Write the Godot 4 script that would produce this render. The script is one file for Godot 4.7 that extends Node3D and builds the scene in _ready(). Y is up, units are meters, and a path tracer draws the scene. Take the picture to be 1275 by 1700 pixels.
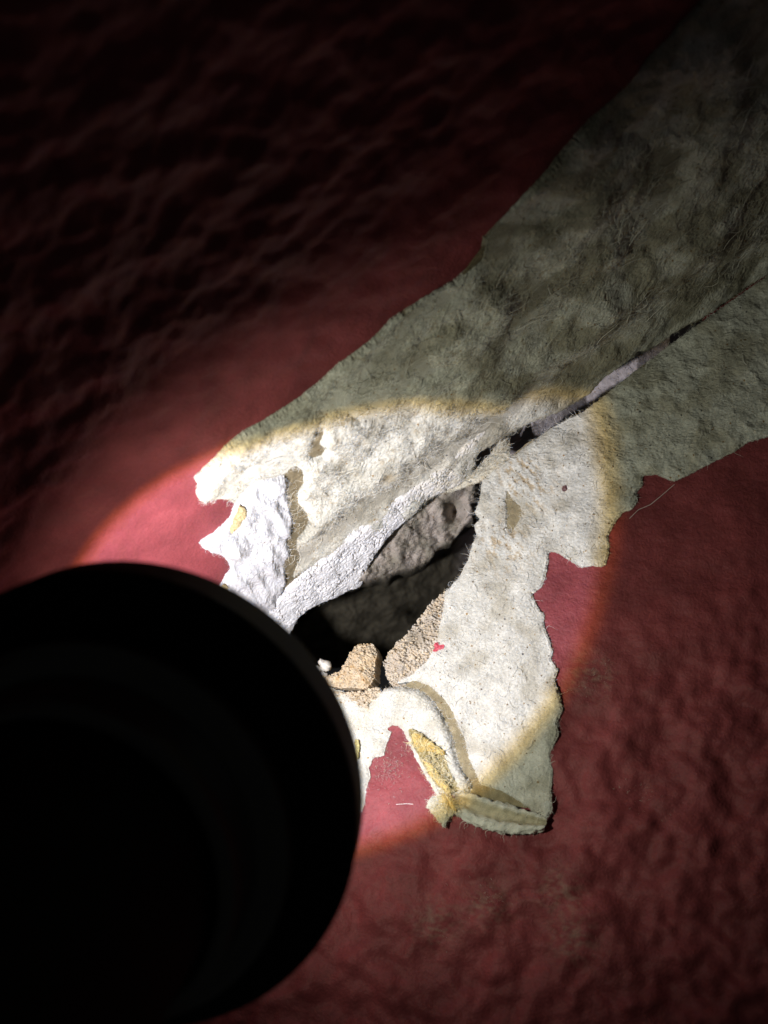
extends Node3D
# A red painted inside corner whose joint tape has been torn away: ragged white paper, a broken
# hole with crumbling gypsum, and a black flashlight that lights it from the lower left.
# Lengths on the walls are in millimetres: s along the corner, w away from it, h out of the wall.
const MM := 0.001
const CORNER := Vector3(0.00156863, -0.02271373, -1.5)
const ALONG := Vector3(0.825030, 0.565089, 0.0)
var origin := [CORNER, CORNER, Vector3(0, 0, -1.68)]
var along := [ALONG, ALONG, Vector3.RIGHT]
var away := [Vector3(-0.299451, 0.437197, 0.848048), Vector3(0.512144, -0.747730, 0.422618), Vector3.UP]
var out_of := [Vector3(0.479222, -0.699662, 0.529919), Vector3(-0.238817, 0.348672, 0.906308), Vector3.BACK]
const U := 0   # the upper wall
const L := 1   # the lower wall
const R := 2   # the board behind the hole
var rng := RandomNumberGenerator.new()
var M := {}
var n60: FastNoiseLite
var n25: FastNoiseLite
var n9: FastNoiseLite
var n3: FastNoiseLite
var n1: FastNoiseLite
var fold: FastNoiseLite
var cell6: FastNoiseLite
var cell3: FastNoiseLite

func _ready():
	rng.seed = 71
	# ---- camera, darkness, the flashlight's beam ----
	var cam := Camera3D.new(); cam.name = "camera"; add_child(cam)
	cam.keep_aspect = Camera3D.KEEP_HEIGHT
	var lens := CameraAttributesPhysical.new()
	lens.frustum_focal_length = 34.0; lens.frustum_focus_distance = 1.47
	lens.exposure_aperture = 2.7
	cam.attributes = lens
	cam.near = 0.05; cam.far = 20.0
	cam.fov = 39.15
	var env := Environment.new()
	env.background_mode = Environment.BG_COLOR; env.background_color = Color(0.10, 0.10, 0.10)   # the last of a dark room's light
	env.tonemap_mode = Environment.TONE_MAPPER_LINEAR; env.tonemap_exposure = 1.0
	env.sdfgi_enabled = true; env.ssao_enabled = true; env.ssil_enabled = true
	var we := WorldEnvironment.new(); we.name = "darkness"; we.environment = env; add_child(we)
	var lamp_at := Vector3(-0.20209, -0.15947, -0.975)
	var beam := Vector3(0.242, 0.123, -0.962).normalized()
	var head_at := Vector3(-0.165797, -0.183049, -0.963734)
	var body := Vector3(0.170, 0.205, -0.963).normalized()
	beam_light("beam_core", lamp_at, beam, 28.4, 0.05, Color(0.61, 0.745, 0.95), 0.41)
	beam_light("beam_rim", lamp_at, beam, 29.7, 0.06, Color(1.0, 0.78, 0.22), 0.23)
	beam_light("beam_spill", lamp_at, Vector3(0.43, 0.12, -0.90).normalized(), 54.0, 1.0, Color(0.99, 1.0, 0.90), 0.150)

	make_noises(); make_materials()
	# ---- the two walls and what lies behind the hole ----
	walls()
	# ---- torn paper and gypsum ----
	upper_paper(); lower_paper(); tongue(); crumbs()
	# ---- the flashlight ----
	flashlight(head_at, body, lamp_at, beam)
	small_things()

func beam_light(called, at, dir, angle, blend, col, energy):
	var l := SpotLight3D.new(); l.name = called; add_child(l)
	l.look_at_from_position(at + dir * 0.004, at + dir, Vector3.UP)
	l.spot_angle = angle; l.spot_angle_attenuation = blend
	l.light_color = col; l.light_energy = energy; l.light_size = 0.01
	l.spot_range = 6.0; l.spot_attenuation = 2.0; l.shadow_enabled = true

# ------------------------------------------------------------------ helpers
func mm_points(a) -> PackedVector2Array:
	var p := PackedVector2Array()
	for i in range(0, a.size(), 2): p.append(Vector2(a[i], a[i + 1]))
	return p

func noise(f: float, sd: int, oct := 1, kind := FastNoiseLite.TYPE_SIMPLEX_SMOOTH) -> FastNoiseLite:
	var n := FastNoiseLite.new()
	n.noise_type = kind; n.frequency = f; n.seed = sd
	n.fractal_type = FastNoiseLite.FRACTAL_FBM if oct > 1 else FastNoiseLite.FRACTAL_NONE
	n.fractal_octaves = oct
	return n

func make_noises():
	n60 = noise(1.0 / 60, 3); n25 = noise(1.0 / 25, 5); n9 = noise(1.0 / 9, 7, 2); n3 = noise(1.0 / 3.2, 9); n1 = noise(1.0 / 1.6, 11)
	fold = noise(1.0 / 46, 15, 2)
	fold.fractal_type = FastNoiseLite.FRACTAL_RIDGED
	fold.domain_warp_enabled = true; fold.domain_warp_amplitude = 26.0; fold.domain_warp_frequency = 1.0 / 70
	cell6 = noise(1.0 / 7.5, 21, 1, FastNoiseLite.TYPE_CELLULAR); cell6.cellular_return_type = FastNoiseLite.RETURN_DISTANCE2_SUB
	cell6.domain_warp_enabled = true; cell6.domain_warp_amplitude = 4.0; cell6.domain_warp_frequency = 0.15
	cell3 = noise(1.0 / 3.6, 23, 1, FastNoiseLite.TYPE_CELLULAR); cell3.cellular_return_type = FastNoiseLite.RETURN_DISTANCE

func place(pl: int, s: float, w: float, h: float) -> Vector3:
	return origin[pl] + (along[pl] * s + away[pl] * w + out_of[pl] * h) * MM

func part(called: String, mesh: Mesh, mat: Material, parent: Node = self) -> MeshInstance3D:
	var o := MeshInstance3D.new(); o.name = called; o.mesh = mesh; o.material_override = mat
	o.cast_shadow = GeometryInstance3D.SHADOW_CASTING_SETTING_ON
	parent.add_child(o, true)
	return o

func tag(o: Node, label: String, category: String, group := "", kind := ""):
	o.set_meta("label", label)
	if category: o.set_meta("category", category)
	if group: o.set_meta("group", group)
	if kind: o.set_meta("kind", kind)

func thing(called: String, label: String, category: String, group := "") -> Node3D:
	var o := Node3D.new(); o.name = called; add_child(o, true); tag(o, label, category, group)
	return o

func lin(r: float, g: float, b: float) -> Color: return Color(r, g, b)

# distance inside an outline, on a coarse grid (positive inside)
func distances(poly: PackedVector2Array, x0: float, y0: float, nx: int, ny: int, st: float) -> PackedFloat32Array:
	var f := PackedFloat32Array(); f.resize(nx * ny)
	var k := poly.size()
	var ab := PackedVector2Array(); var inv := PackedFloat32Array()
	for i in k:
		var e: Vector2 = poly[(i + 1) % k] - poly[i]
		ab.append(e); inv.append(1.0 / maxf(e.length_squared(), 1e-6))
	for j in ny:
		for i in nx:
			var p := Vector2(x0 + i * st, y0 + j * st)
			var best := 1e9
			for q in k:
				var r: Vector2 = p - poly[q]
				var t: float = clampf(r.dot(ab[q]) * inv[q], 0.0, 1.0)
				best = minf(best, (r - ab[q] * t).length_squared())
			var d := sqrt(best)
			f[j * nx + i] = d if Geometry2D.is_point_in_polygon(p, poly) else -d
	return f

func pick(f: PackedFloat32Array, nx: int, ny: int, u: float, v: float) -> float:
	u = clampf(u, 0.0, nx - 1.001); v = clampf(v, 0.0, ny - 1.001)
	var i := int(u); var j := int(v)
	var a := u - i; var b := v - j
	var k := j * nx + i
	return lerpf(lerpf(f[k], f[k + 1], a), lerpf(f[k + nx], f[k + nx + 1], a), b)

# A sheet on a wall: outline (mm), grid step, raggedness of its edge, how far its edge is drawn down,
# height hf(s, w, d) and linear colour cf(s, w, d) where d is the distance from the torn edge.
func sheet(pl: int, poly: PackedVector2Array, step: float, ragged: float, thick: float, hf: Callable, cf: Callable, cuts := [], uv_tile := 400.0) -> Dictionary:
	var lo := poly[0]; var hi := poly[0]
	for p in poly: lo = lo.min(p); hi = hi.max(p)
	lo -= Vector2.ONE * (ragged + 2 * step); hi += Vector2.ONE * (ragged + 2 * step)
	var nx := int((hi.x - lo.x) / step) + 2; var ny := int((hi.y - lo.y) / step) + 2
	var cs := maxf(step * 2.5, 2.0)
	var mx := int((hi.x - lo.x) / cs) + 3; var my := int((hi.y - lo.y) / cs) + 3
	var df := distances(poly, lo.x, lo.y, mx, my, cs)
	for c in cuts:
		var dc := distances(c, lo.x, lo.y, mx, my, cs)
		for i in df.size(): df[i] = minf(df[i], -dc[i])
	var S := PackedFloat32Array(); S.resize(nx * ny)
	var H := PackedFloat32Array(); H.resize(nx * ny)
	for j in ny:
		var w := lo.y + j * step
		for i in nx:
			var s := lo.x + i * step
			var d := pick(df, mx, my, i * step / cs, j * step / cs)
			if absf(d) < 3.0 * ragged + 1.0 and ragged > 0.0:
				d += ragged * (0.62 * n9.get_noise_2d(s, w) + 0.5 * n3.get_noise_2d(s + 300, w) + 0.25 * n1.get_noise_2d(s, w + 90))
			S[j * nx + i] = d
			if d > -2.5 * step: H[j * nx + i] = hf.call(s, w, maxf(d, 0.0))
	var vs := PackedVector3Array(); var ns := PackedVector3Array(); var us := PackedVector2Array(); var co := PackedColorArray(); var ix := PackedInt32Array()
	var id := PackedInt32Array(); id.resize(nx * ny); id.fill(-1)
	var A: Vector3 = along[pl]; var B: Vector3 = away[pl]; var N: Vector3 = out_of[pl]
	var flip := pl == L
	for j in range(1, ny - 1):
		for i in range(1, nx - 1):
			var k := j * nx + i
			if S[k] <= 0.0: continue
			id[k] = vs.size()
			var s := lo.x + i * step; var w := lo.y + j * step
			vs.append(place(pl, s, w, H[k]))
			var gx := (H[k + 1] - H[k - 1]) if S[k + 1] > 0 and S[k - 1] > 0 else 0.0
			var gy := (H[k + nx] - H[k - nx]) if S[k + nx] > 0 and S[k - nx] > 0 else 0.0
			ns.append((N - A * gx / (2 * step) - B * gy / (2 * step)).normalized())
			us.append(Vector2(s, w) / uv_tile)
			co.append(cf.call(s, w, S[k]))
	for j in range(1, ny - 2):
		for i in range(1, nx - 2):
			var k := j * nx + i
			var q := [k, k + 1, k + nx + 1, k + nx]
			var inside := int(S[q[0]] > 0) + int(S[q[1]] > 0) + int(S[q[2]] > 0) + int(S[q[3]] > 0)
			if inside == 0: continue
			if inside == 4:
				if flip: ix.append_array([id[q[0]], id[q[1]], id[q[2]], id[q[0]], id[q[2]], id[q[3]]])
				else: ix.append_array([id[q[0]], id[q[2]], id[q[1]], id[q[0]], id[q[3]], id[q[2]]])
				continue
			# the torn edge crosses this cell: cut its square along the edge
			var ring := []; var cut := []
			for e in 4:
				var a: int = q[e]; var b: int = q[(e + 1) % 4]
				if S[a] > 0: ring.append(id[a])
				if (S[a] > 0) != (S[b] > 0):
					var t: float = S[a] / (S[a] - S[b])
					var s := lo.x + step * lerpf(a % nx, b % nx, t); var w := lo.y + step * lerpf(a / nx, b / nx, t)
					var h := lerpf(H[a], H[b], t)
					ring.append(vs.size()); cut.append([vs.size(), s, w, h])
					vs.append(place(pl, s, w, h)); ns.append(N); us.append(Vector2(s, w) / uv_tile); co.append(cf.call(s, w, 0.0))
			for e in range(1, ring.size() - 1):
				if flip: ix.append_array([ring[0], ring[e], ring[e + 1]])
				else: ix.append_array([ring[0], ring[e + 1], ring[e]])
			if thick > 0.0 and cut.size() == 2:
				var base := vs.size()
				var gs := S[k + 1] + S[k + nx + 1] - S[k] - S[k + nx]; var gw := S[k + nx] + S[k + nx + 1] - S[k] - S[k + 1]
				var sn := -(A * gs + B * gw).normalized()
				for c in cut:
					vs.append(vs[c[0]]); ns.append(sn); us.append(us[c[0]]); co.append(co[c[0]])
					vs.append(place(pl, c[1], c[2], c[3] - thick)); ns.append(sn); us.append(us[c[0]] + Vector2(0.01, 0)); co.append(co[c[0]])
				if (vs[base + 1] - vs[base]).cross(vs[base + 2] - vs[base]).dot(sn) < 0.0: ix.append_array([base, base + 1, base + 2, base + 2, base + 1, base + 3])
				else: ix.append_array([base, base + 2, base + 1, base + 2, base + 3, base + 1])
	return {"mesh": surface(vs, ns, us, co, ix), "S": S, "H": H, "nx": nx, "ny": ny, "lo": lo, "hi": hi, "step": step, "pl": pl}

func surface(vs, ns, us, co, ix) -> ArrayMesh:
	var a := []; a.resize(Mesh.ARRAY_MAX)
	a[Mesh.ARRAY_VERTEX] = vs; a[Mesh.ARRAY_NORMAL] = ns; a[Mesh.ARRAY_TEX_UV] = us; a[Mesh.ARRAY_COLOR] = co; a[Mesh.ARRAY_INDEX] = ix
	var m := ArrayMesh.new(); m.add_surface_from_arrays(Mesh.PRIMITIVE_TRIANGLES, a)
	return m

# a curved three-sided fibre of unit length along x
func fibre_mesh(bend: float, arch: float, radius: float, sides := 3, cuts := 5) -> ArrayMesh:
	var vs := PackedVector3Array(); var ns := PackedVector3Array(); var us := PackedVector2Array(); var co := PackedColorArray(); var ix := PackedInt32Array()
	for i in cuts + 1:
		var t := i / float(cuts)
		var c := Vector3(t, bend * sin(t * PI * 1.3), arch * sin(t * PI))
		var r := radius * (1.0 - 0.75 * t * t)
		for k in sides:
			var a := TAU * k / sides
			var n := Vector3(0, cos(a), sin(a))
			vs.append(c + n * r); ns.append(n); us.append(Vector2(t, 0)); co.append(Color.WHITE)
	for i in cuts:
		for k in sides:
			var a := i * sides + k; var b := i * sides + (k + 1) % sides
			ix.append_array([a, a + sides, b, b, a + sides, b + sides])
	return surface(vs, ns, us, co, ix)

# fibres lying on a sheet; rule(s, w, d) gives the chance (0..1) that one grows there; edge: only along the torn edge, pointing out
func fuzz(sh: Dictionary, called: String, count: int, length: Vector2, lift: float, radius: float, rule: Callable, tint: Callable, parent: Node, edge := false, area := Rect2(), lean := Vector2.ZERO):
	var lo: Vector2 = sh.lo; var hi: Vector2 = sh.hi
	if area.size.x > 0: lo = lo.max(area.position); hi = hi.min(area.end)
	var pl: int = sh.pl
	var shapes := [fibre_mesh(0.12, 0.10, radius), fibre_mesh(-0.22, 0.16, radius * 0.8), fibre_mesh(0.34, 0.05, radius * 0.7)]
	var put := [[], [], []]; var cols := [[], [], []]
	var made := 0; var tries := 0
	var st: float = sh.step
	while made < count and tries < count * 30:
		tries += 1
		var s := rng.randf_range(lo.x, hi.x); var w := rng.randf_range(lo.y, hi.y)
		var u: float = (s - sh.lo.x) / st; var v: float = (w - sh.lo.y) / st
		var d := pick(sh.S, sh.nx, sh.ny, u, v)
		if d < 0.3 or (edge and d > 2.2): continue
		if rng.randf() > rule.call(s, w, d): continue
		var k := int(v) * int(sh.nx) + int(u)
		var h := pick(sh.H, sh.nx, sh.ny, u, v)
		var ang := rng.randf() * TAU
		var dir := Vector2(cos(ang), sin(ang))
		if lean != Vector2.ZERO: dir = (dir * 0.8 + lean).normalized()
		if edge:
			var g := -Vector2(sh.S[k + 1] - sh.S[k], sh.S[k + int(sh.nx)] - sh.S[k])
			if g.length() < 1e-4: continue
			dir = (g.normalized() + dir * 0.75).normalized()
		var x: Vector3 = (along[pl] * dir.x + away[pl] * dir.y + out_of[pl] * rng.randf_range(-0.12, lift)).normalized()
		var z: Vector3 = (out_of[pl] - x * x.dot(out_of[pl])).normalized()
		if rng.randf() < 0.3: z = z.rotated(x, rng.randf_range(-1.2, 1.2))
		var len := lerpf(length.x, length.y, pow(rng.randf(), 2.0)) * MM
		var b := Basis(x, z.cross(x), z) * len
		var q := rng.randi() % 3
		put[q].append(Transform3D(b, place(pl, s, w, h + 0.15))); cols[q].append(tint.call(s, w, d))
		made += 1
	for q in 3:
		var mm := MultiMesh.new(); mm.transform_format = MultiMesh.TRANSFORM_3D; mm.use_colors = true; mm.mesh = shapes[q]
		mm.instance_count = put[q].size()
		for i in put[q].size(): mm.set_instance_transform(i, put[q][i]); mm.set_instance_color(i, cols[q][i])
		var o := MultiMeshInstance3D.new(); o.name = called; o.multimesh = mm; o.material_override = M.fibre
		o.set_meta("kind", "stuff"); parent.add_child(o, true)

# ------------------------------------------------------------------ materials
func tileable(n: FastNoiseLite, x: float, y: float, size: float, r: float) -> float:
	# noise on two circles would cost more; blend the borders instead
	var a := n.get_noise_2d(x, y)
	var e := size * 0.12
	if x < e: a = lerpf(n.get_noise_2d(x + size, y), a, x / e)
	if y < e:
		var b := n.get_noise_2d(x, y + size)
		if x < e: b = lerpf(n.get_noise_2d(x + size, y + size), b, x / e)
		a = lerpf(b, a, y / e)
	return a * r

func fibre_images() -> Array:
	var z := 1024
	var col := PackedByteArray(); col.resize(z * z * 3)
	var hgt := PackedFloat32Array(); hgt.resize(z * z); 
	var br := PackedFloat32Array(); br.resize(z * z)
	var blot := noise(1.0 / 70, 31, 4); var grit := noise(1.0 / 3.0, 33, 2)
	for y in z:
		for x in z:
			var k := y * z + x
			var b := tileable(blot, x, y, z, 1.0); var g := grit.get_noise_2d(x, y)
			br[k] = 0.86 + 0.09 * b + 0.10 * g
			hgt[k] = 0.42 + 0.18 * g + 0.12 * b
	for f in 9000:
		var p := Vector2(rng.randf() * z, rng.randf() * z); var a := rng.randf() * TAU
		var turn := rng.randf_range(-0.09, 0.09); var len := rng.randi_range(10, 34)
		var up := 0.30 if rng.randf() < 0.72 else -0.30
		for i in len:
			var k := posmod(int(p.y), z) * z + posmod(int(p.x), z)
			hgt[k] = clampf(hgt[k] + up, 0.0, 1.0)
			br[k] = clampf(br[k] + up * 0.34, 0.3, 1.05)
			p += Vector2(cos(a), sin(a)); a += turn + rng.randf_range(-0.08, 0.08)
	var tone := PackedVector3Array(); tone.resize(z * z); tone.fill(Vector3.ONE)
	for f in 420:   # specks of brown wood fibre and grey dirt
		var c := Vector2(rng.randf() * z, rng.randf() * z); var r := rng.randf_range(0.7, 2.6); var brown := rng.randf()
		var t := Vector3(0.72, 0.58, 0.40) if brown < 0.6 else Vector3(0.42, 0.42, 0.45)
		for y in range(-3, 4):
			for x in range(-3, 4):
				if Vector2(x, y * rng.randf_range(0.7, 1.5)).length() > r: continue
				tone[posmod(int(c.y) + y, z) * z + posmod(int(c.x) + x, z)] = t
	for k in z * z:
		var v := br[k] * 255.0
		col[k * 3] = clampi(int(v * tone[k].x), 0, 255); col[k * 3 + 1] = clampi(int(v * tone[k].y), 0, 255); col[k * 3 + 2] = clampi(int(v * tone[k].z * 0.985), 0, 255)
	var hb := PackedByteArray(); hb.resize(z * z)
	for k in z * z: hb[k] = clampi(int(hgt[k] * 255), 0, 255)
	var ci := Image.create_from_data(z, z, false, Image.FORMAT_RGB8, col); var hi := Image.create_from_data(z, z, false, Image.FORMAT_L8, hb)
	var soft := PackedByteArray(); soft.resize(z * z * 3)
	for k in z * z:
		for e in 3: soft[k * 3 + e] = clampi(int(170 + 0.36 * col[k * 3 + e]), 0, 255)
	return [ImageTexture.create_from_image(ci), ImageTexture.create_from_image(hi), ImageTexture.create_from_image(Image.create_from_data(z, z, false, Image.FORMAT_RGB8, soft))]

func paint_images() -> Array:
	var z := 1024
	var col := PackedByteArray(); col.resize(z * z * 3); var hb := PackedByteArray(); hb.resize(z * z)
	var blot := noise(1.0 / 90, 41, 4); var stip := noise(1.0 / 7.0, 43, 3); var fine := noise(1.0 / 2.2, 45)
	for y in z:
		for x in z:
			var k := y * z + x
			var b := tileable(blot, x, y, z, 1.0); var s := tileable(stip, x, y, z, 1.0); var f := fine.get_noise_2d(x, y)
			var v := 0.86 + 0.10 * b + 0.06 * f + 0.05 * s
			var dust := maxf(0.0, b * 0.5 + f * 0.5 - 0.42) * 0.6
			col[k * 3] = clampi(int(255 * (v + dust * 0.2)), 0, 255); col[k * 3 + 1] = clampi(int(255 * (v + dust)), 0, 255); col[k * 3 + 2] = clampi(int(255 * (v + dust)), 0, 255)
			hb[k] = clampi(int(255 * (0.5 + 0.30 * s + 0.20 * f)), 0, 255)
	return [ImageTexture.create_from_image(Image.create_from_data(z, z, false, Image.FORMAT_RGB8, col)), ImageTexture.create_from_image(Image.create_from_data(z, z, false, Image.FORMAT_L8, hb))]

func mat(col: Color, rough: float, tex = null, bump = null, depth := 0.1, vertex := true) -> StandardMaterial3D:
	var m := StandardMaterial3D.new()
	m.albedo_color = col.linear_to_srgb(); m.roughness = rough; m.vertex_color_use_as_albedo = vertex
	if tex: m.albedo_texture = tex
	if bump: m.heightmap_enabled = true; m.heightmap_texture = bump; m.heightmap_scale = depth
	return m

func make_materials():
	var f := fibre_images(); var p := paint_images()
	M.paper = mat(Color.WHITE, 0.95, f[0], f[1], 0.05); M.paper.metallic_specular = 0.2
	M.fibre = mat(Color.WHITE, 0.9); M.fibre.metallic_specular = 0.2
	M.gypsum = mat(Color.WHITE, 0.95, f[0], f[1], 0.04); M.gypsum.metallic_specular = 0.2
	M.paint = mat(Color.WHITE, 0.60, p[0], p[1], 0.09); M.paint.metallic_specular = 0.35
	M.plaster = mat(Color.WHITE, 0.95, f[2], f[1], 0.02); M.plaster.metallic_specular = 0.2
	M.board = mat(Color.WHITE, 0.95, f[0], f[1], 0.16); M.board.metallic_specular = 0.2
	M.black = mat(lin(0.10, 0.10, 0.09), 0.36, null, null, 0, false); M.black.metallic = 0.7
	M.rubber = mat(lin(0.004, 0.004, 0.004), 0.6, null, null, 0, false); M.rubber.metallic_specular = 0.25
	M.lens = mat(lin(0.8, 0.8, 0.8), 0.2, null, null, 0, false)
	M.lens.emission_enabled = true; M.lens.emission = Color(1, 0.97, 0.9); M.lens.emission_energy_multiplier = 0.6
	M.chip = mat(Color.WHITE, 0.6)
	M.gypsum_lump = mat(lin(0.80, 0.77, 0.73), 0.95, f[0], f[1], 0.05); M.gypsum_lump.metallic_specular = 0.2

# ------------------------------------------------------------------ outlines shared by several pieces
var open_u: PackedVector2Array
var open_l: PackedVector2Array
var room_l: PackedVector2Array   # the hole in the wall board, wider than the hole in the paper

func walls():
	open_u = mm_points([-171.2, -42.7, -151.3, -50.7, -127.5, -31.5, -104.5, -32.1, -78.7, -45.0, -51.6, -56.0, -39.5, -36.2, -18.3, -18.7, -2.5, -6.8, 18.7, -0.9, 40.4, 6.9, 58.7, 11.8, 80.6, 2.3, 98.0, -2.8, 111.2, 8.2, 122.4, 27.9, 137.2, 32.5, 153.3, 31.4, 167.0, 26.9, 181.8, 26.2, 199.3, 21.2, 218.9, 8.9, 237.3, 6.8, 256.5, 7.7, 277.0, 15.5, 294.1, 18.3, 314.6, 15.2, 320.8, 20.3, 327.5, 11.0, 339.5, 6.4, 354.9, 7.7, 370.2, 8.9, 388.8, 6.8, 395.3, -1.0, 379.9, -2.3, 357.2, -1.7, 342.2, -0.0, 321.3, 2.2, 308.2, 0.8, 295.1, -7.9, 276.0, -15.3, 260.4, -16.6, 245.0, -16.9, 227.0, -11.7, 208.3, -9.6, 183.9, -9.6, 165.9, -10.9, 147.7, -15.9, 129.2, -13.7, 114.6, -16.4, 102.7, -51.3, 91.9, -66.8, 57.9, -147.3, 14.4, -180.2, -80.8, -223.4, -131.4, -243.6, -167.0, -143.4])
	open_l = mm_points([-180.7, -3.2, -125.7, -6.0, -87.7, -5.9, -57.1, -6.3, -26.4, -6.6, 3.6, -5.8, 42.3, -6.8, 84.4, -7.0, 101.5, -4.1, 113.3, -7.0, 124.7, -16.2, 140.2, -18.9, 156.6, -18.3, 170.1, -15.6, 185.1, -15.2, 202.2, -12.3, 220.2, -5.1, 238.1, -3.3, 257.4, -3.8, 279.6, -8.3, 297.5, -10.0, 318.0, -8.8, 325.5, -11.7, 330.0, -6.3, 341.0, -3.6, 356.8, -4.4, 372.6, -5.1, 390.7, -3.9, 395.1, 0.5, 379.3, 1.3, 356.7, 1.0, 342.2, 0.0, 321.8, -1.2, 308.3, -0.5, 294.0, 5.8, 271.6, 11.8, 255.9, 12.5, 240.7, 12.7, 223.7, 9.8, 205.9, 8.0, 181.9, 6.6, 164.0, 7.3, 146.2, 8.9, 128.0, 7.7, 113.3, 9.2, 99.5, 28.1, 88.1, 36.2, 87.8, 45.9, 79.2, 47.7, 75.2, 59.5, 65.8, 64.7, 53.4, 75.7, 35.4, 86.4, 14.1, 90.7, -15.6, 96.6, -46.9, 105.2, -68.0, 109.4, -90.4, 127.8, -109.9, 117.8, -132.5, 94.1, -146.9, 68.4, -156.3, 46.2, -185.5, 44.8])
	room_l = mm_points([-180.7, -3.2, -125.7, -6.0, -87.7, -5.9, -57.1, -6.3, -26.4, -6.6, 3.6, -5.8, 42.3, -6.8, 84.4, -7.0, 101.5, -4.1, 113.3, -7.0, 124.7, -16.2, 140.2, -18.9, 156.6, -18.3, 170.1, -15.6, 185.1, -15.2, 202.2, -12.3, 220.2, -5.1, 238.1, -3.3, 257.4, -3.8, 279.6, -8.3, 297.5, -10.0, 318.0, -8.8, 325.5, -11.7, 330.0, -6.3, 341.0, -3.6, 356.8, -4.4, 372.6, -5.1, 390.7, -3.9, 395.1, 0.5, 398.4, 11.5, 377.5, 14.2, 354.2, 15.0, 338.4, 13.9, 318.2, 14.5, 304.8, 16.2, 289.9, 20.2, 270.8, 21.6, 255.1, 22.4, 239.9, 22.5, 222.5, 19.3, 204.8, 17.5, 181.9, 6.6, 164.0, 7.3, 146.2, 8.9, 128.0, 7.7, 115.5, 15.2, 104.5, 32.0, 93.2, 40.0, 91.4, 51.9, 80.2, 63.2, 70.9, 68.4, 56.7, 82.1, 38.6, 92.8, 19.9, 98.9, 7.1, 113.1, -10.1, 131.7, -25.2, 143.8, -43.2, 149.2, -61.2, 150.0, -83.6, 146.2, -98.5, 149.2, -110.9, 148.0, -118.8, 139.4, -132.1, 118.0, -153.5, 98.4, -170.7, 70.9, -188.7, 50.3])
	var lump := noise(1.0 / 62, 51, 3); var big := noise(1.0 / 150, 53)
	var red := func(s, w, d):
		var v: float = 1.0 + 0.14 * n60.get_noise_2d(s * 0.6, w * 0.6)
		return Color(0.325 * v, 0.070 * v, 0.081 * v)
	var hu := func(s, w, d): return (8.0 * lump.get_noise_2d(s * 0.8, w) + 2.0 * big.get_noise_2d(s, w)) * (0.12 + 0.88 * smoothstep(200.0, 470.0, w + 0.5 * maxf(-s - 150.0, 0.0))) - 0.9 + 0.4 * n9.get_noise_2d(s, w)
	var shu := sheet(U, mm_points([-950, 0.2, 1000, 0.2, 1000, 900, -950, 900]), 3.5, 0.0, 0.0, hu, red, [open_u], 600.0)
	var o := part("painted_wall", shu.mesh, M.paint)
	tag(o, "red painted wall above the torn strip, fading into the dark", "", "", "structure")
	var dust := [Vector2(-165.1, 359.2), Vector2(-113.9, 371.8), Vector2(88.1, 250.7), Vector2(-67.3, 440.6), Vector2(-52.3, 399.3)]
	var red_low := func(s, w, d):
		var v: float = 1.0 + 0.14 * n60.get_noise_2d(s * 0.6, w * 0.6) + 0.10 * n9.get_noise_2d(s, w)
		var k := 0.0
		for q in dust: k += exp(-(Vector2(s, w) - q).length_squared() / 420.0)
		k *= smoothstep(-0.25, 0.5, n9.get_noise_2d(s + 9, w) + 0.6 * n3.get_noise_2d(s, w))
		return Color(0.325 * v, 0.070 * v, 0.081 * v).lerp(Color(0.42, 0.28, 0.23), clampf(k * 0.55, 0, 0.7))
	var hl := func(s, w, d): return (12.0 * lump.get_noise_2d((s + 700) * 0.85, w * 0.85) + 2.2 * n25.get_noise_2d(s + 30, w) + 2.0 * big.get_noise_2d(s, w + 500)) * (0.12 + 0.88 * smoothstep(170.0, 400.0, w)) - 0.9 + 0.7 * n9.get_noise_2d(s, w + 300)
	var shl := sheet(L, mm_points([-800, 0.2, 1000, 0.2, 1000, 800, -800, 800]), 3.0, 0.0, 0.0, hl, red_low, [room_l], 600.0)
	o = part("painted_wall", shl.mesh, M.paint)
	tag(o, "lumpy dark red painted wall below and right of the torn paper", "", "", "structure")
	# what shows through the hole: a mottled grey backing, smooth and lilac along the crack
	var pit := func(s, w, at, r): return exp(-(Vector2(s, w) - at).length_squared() / (r * r))
	var p1: Vector2 = Vector2(77.0, 0.0)
	var p2: Vector2 = Vector2(72.7, -22.5)
	var brow: PackedVector2Array = mm_points([-307.5, -147.6, -110.7, -105.4, -65.0, -92.8, -33.4, -84.3, 1.8, -78.7, 43.9, -61.8, 72.0, -40.8, 93.1, -21.1, 114.2, 3.5, 142.3, 35.1, 184.5, 73.8, 254.7, 112.4, 465.6, 231.9])
	var lip: PackedVector2Array = mm_points([-145.8, -168.7, -96.6, -130.0, -54.5, -94.9, -23.5, -81.5, -8.8, -45.7, 19.3, -12.6, 52.4, 18.3, 75.5, 26.7])
	var front := lip.duplicate(); front.append_array(mm_points([184.5, 105.4, 535.8, 35.1, 535.8, -456.8, -237.2, -456.8]))
	var ridge := [Vector2(-999, 0), Vector2(140, 0), Vector2(158, 138), Vector2(195, 112), Vector2(225, 80), Vector2(282, 78), Vector2(325, 42), Vector2(345, 12), Vector2(365, -35), Vector2(999, -60)]
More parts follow.
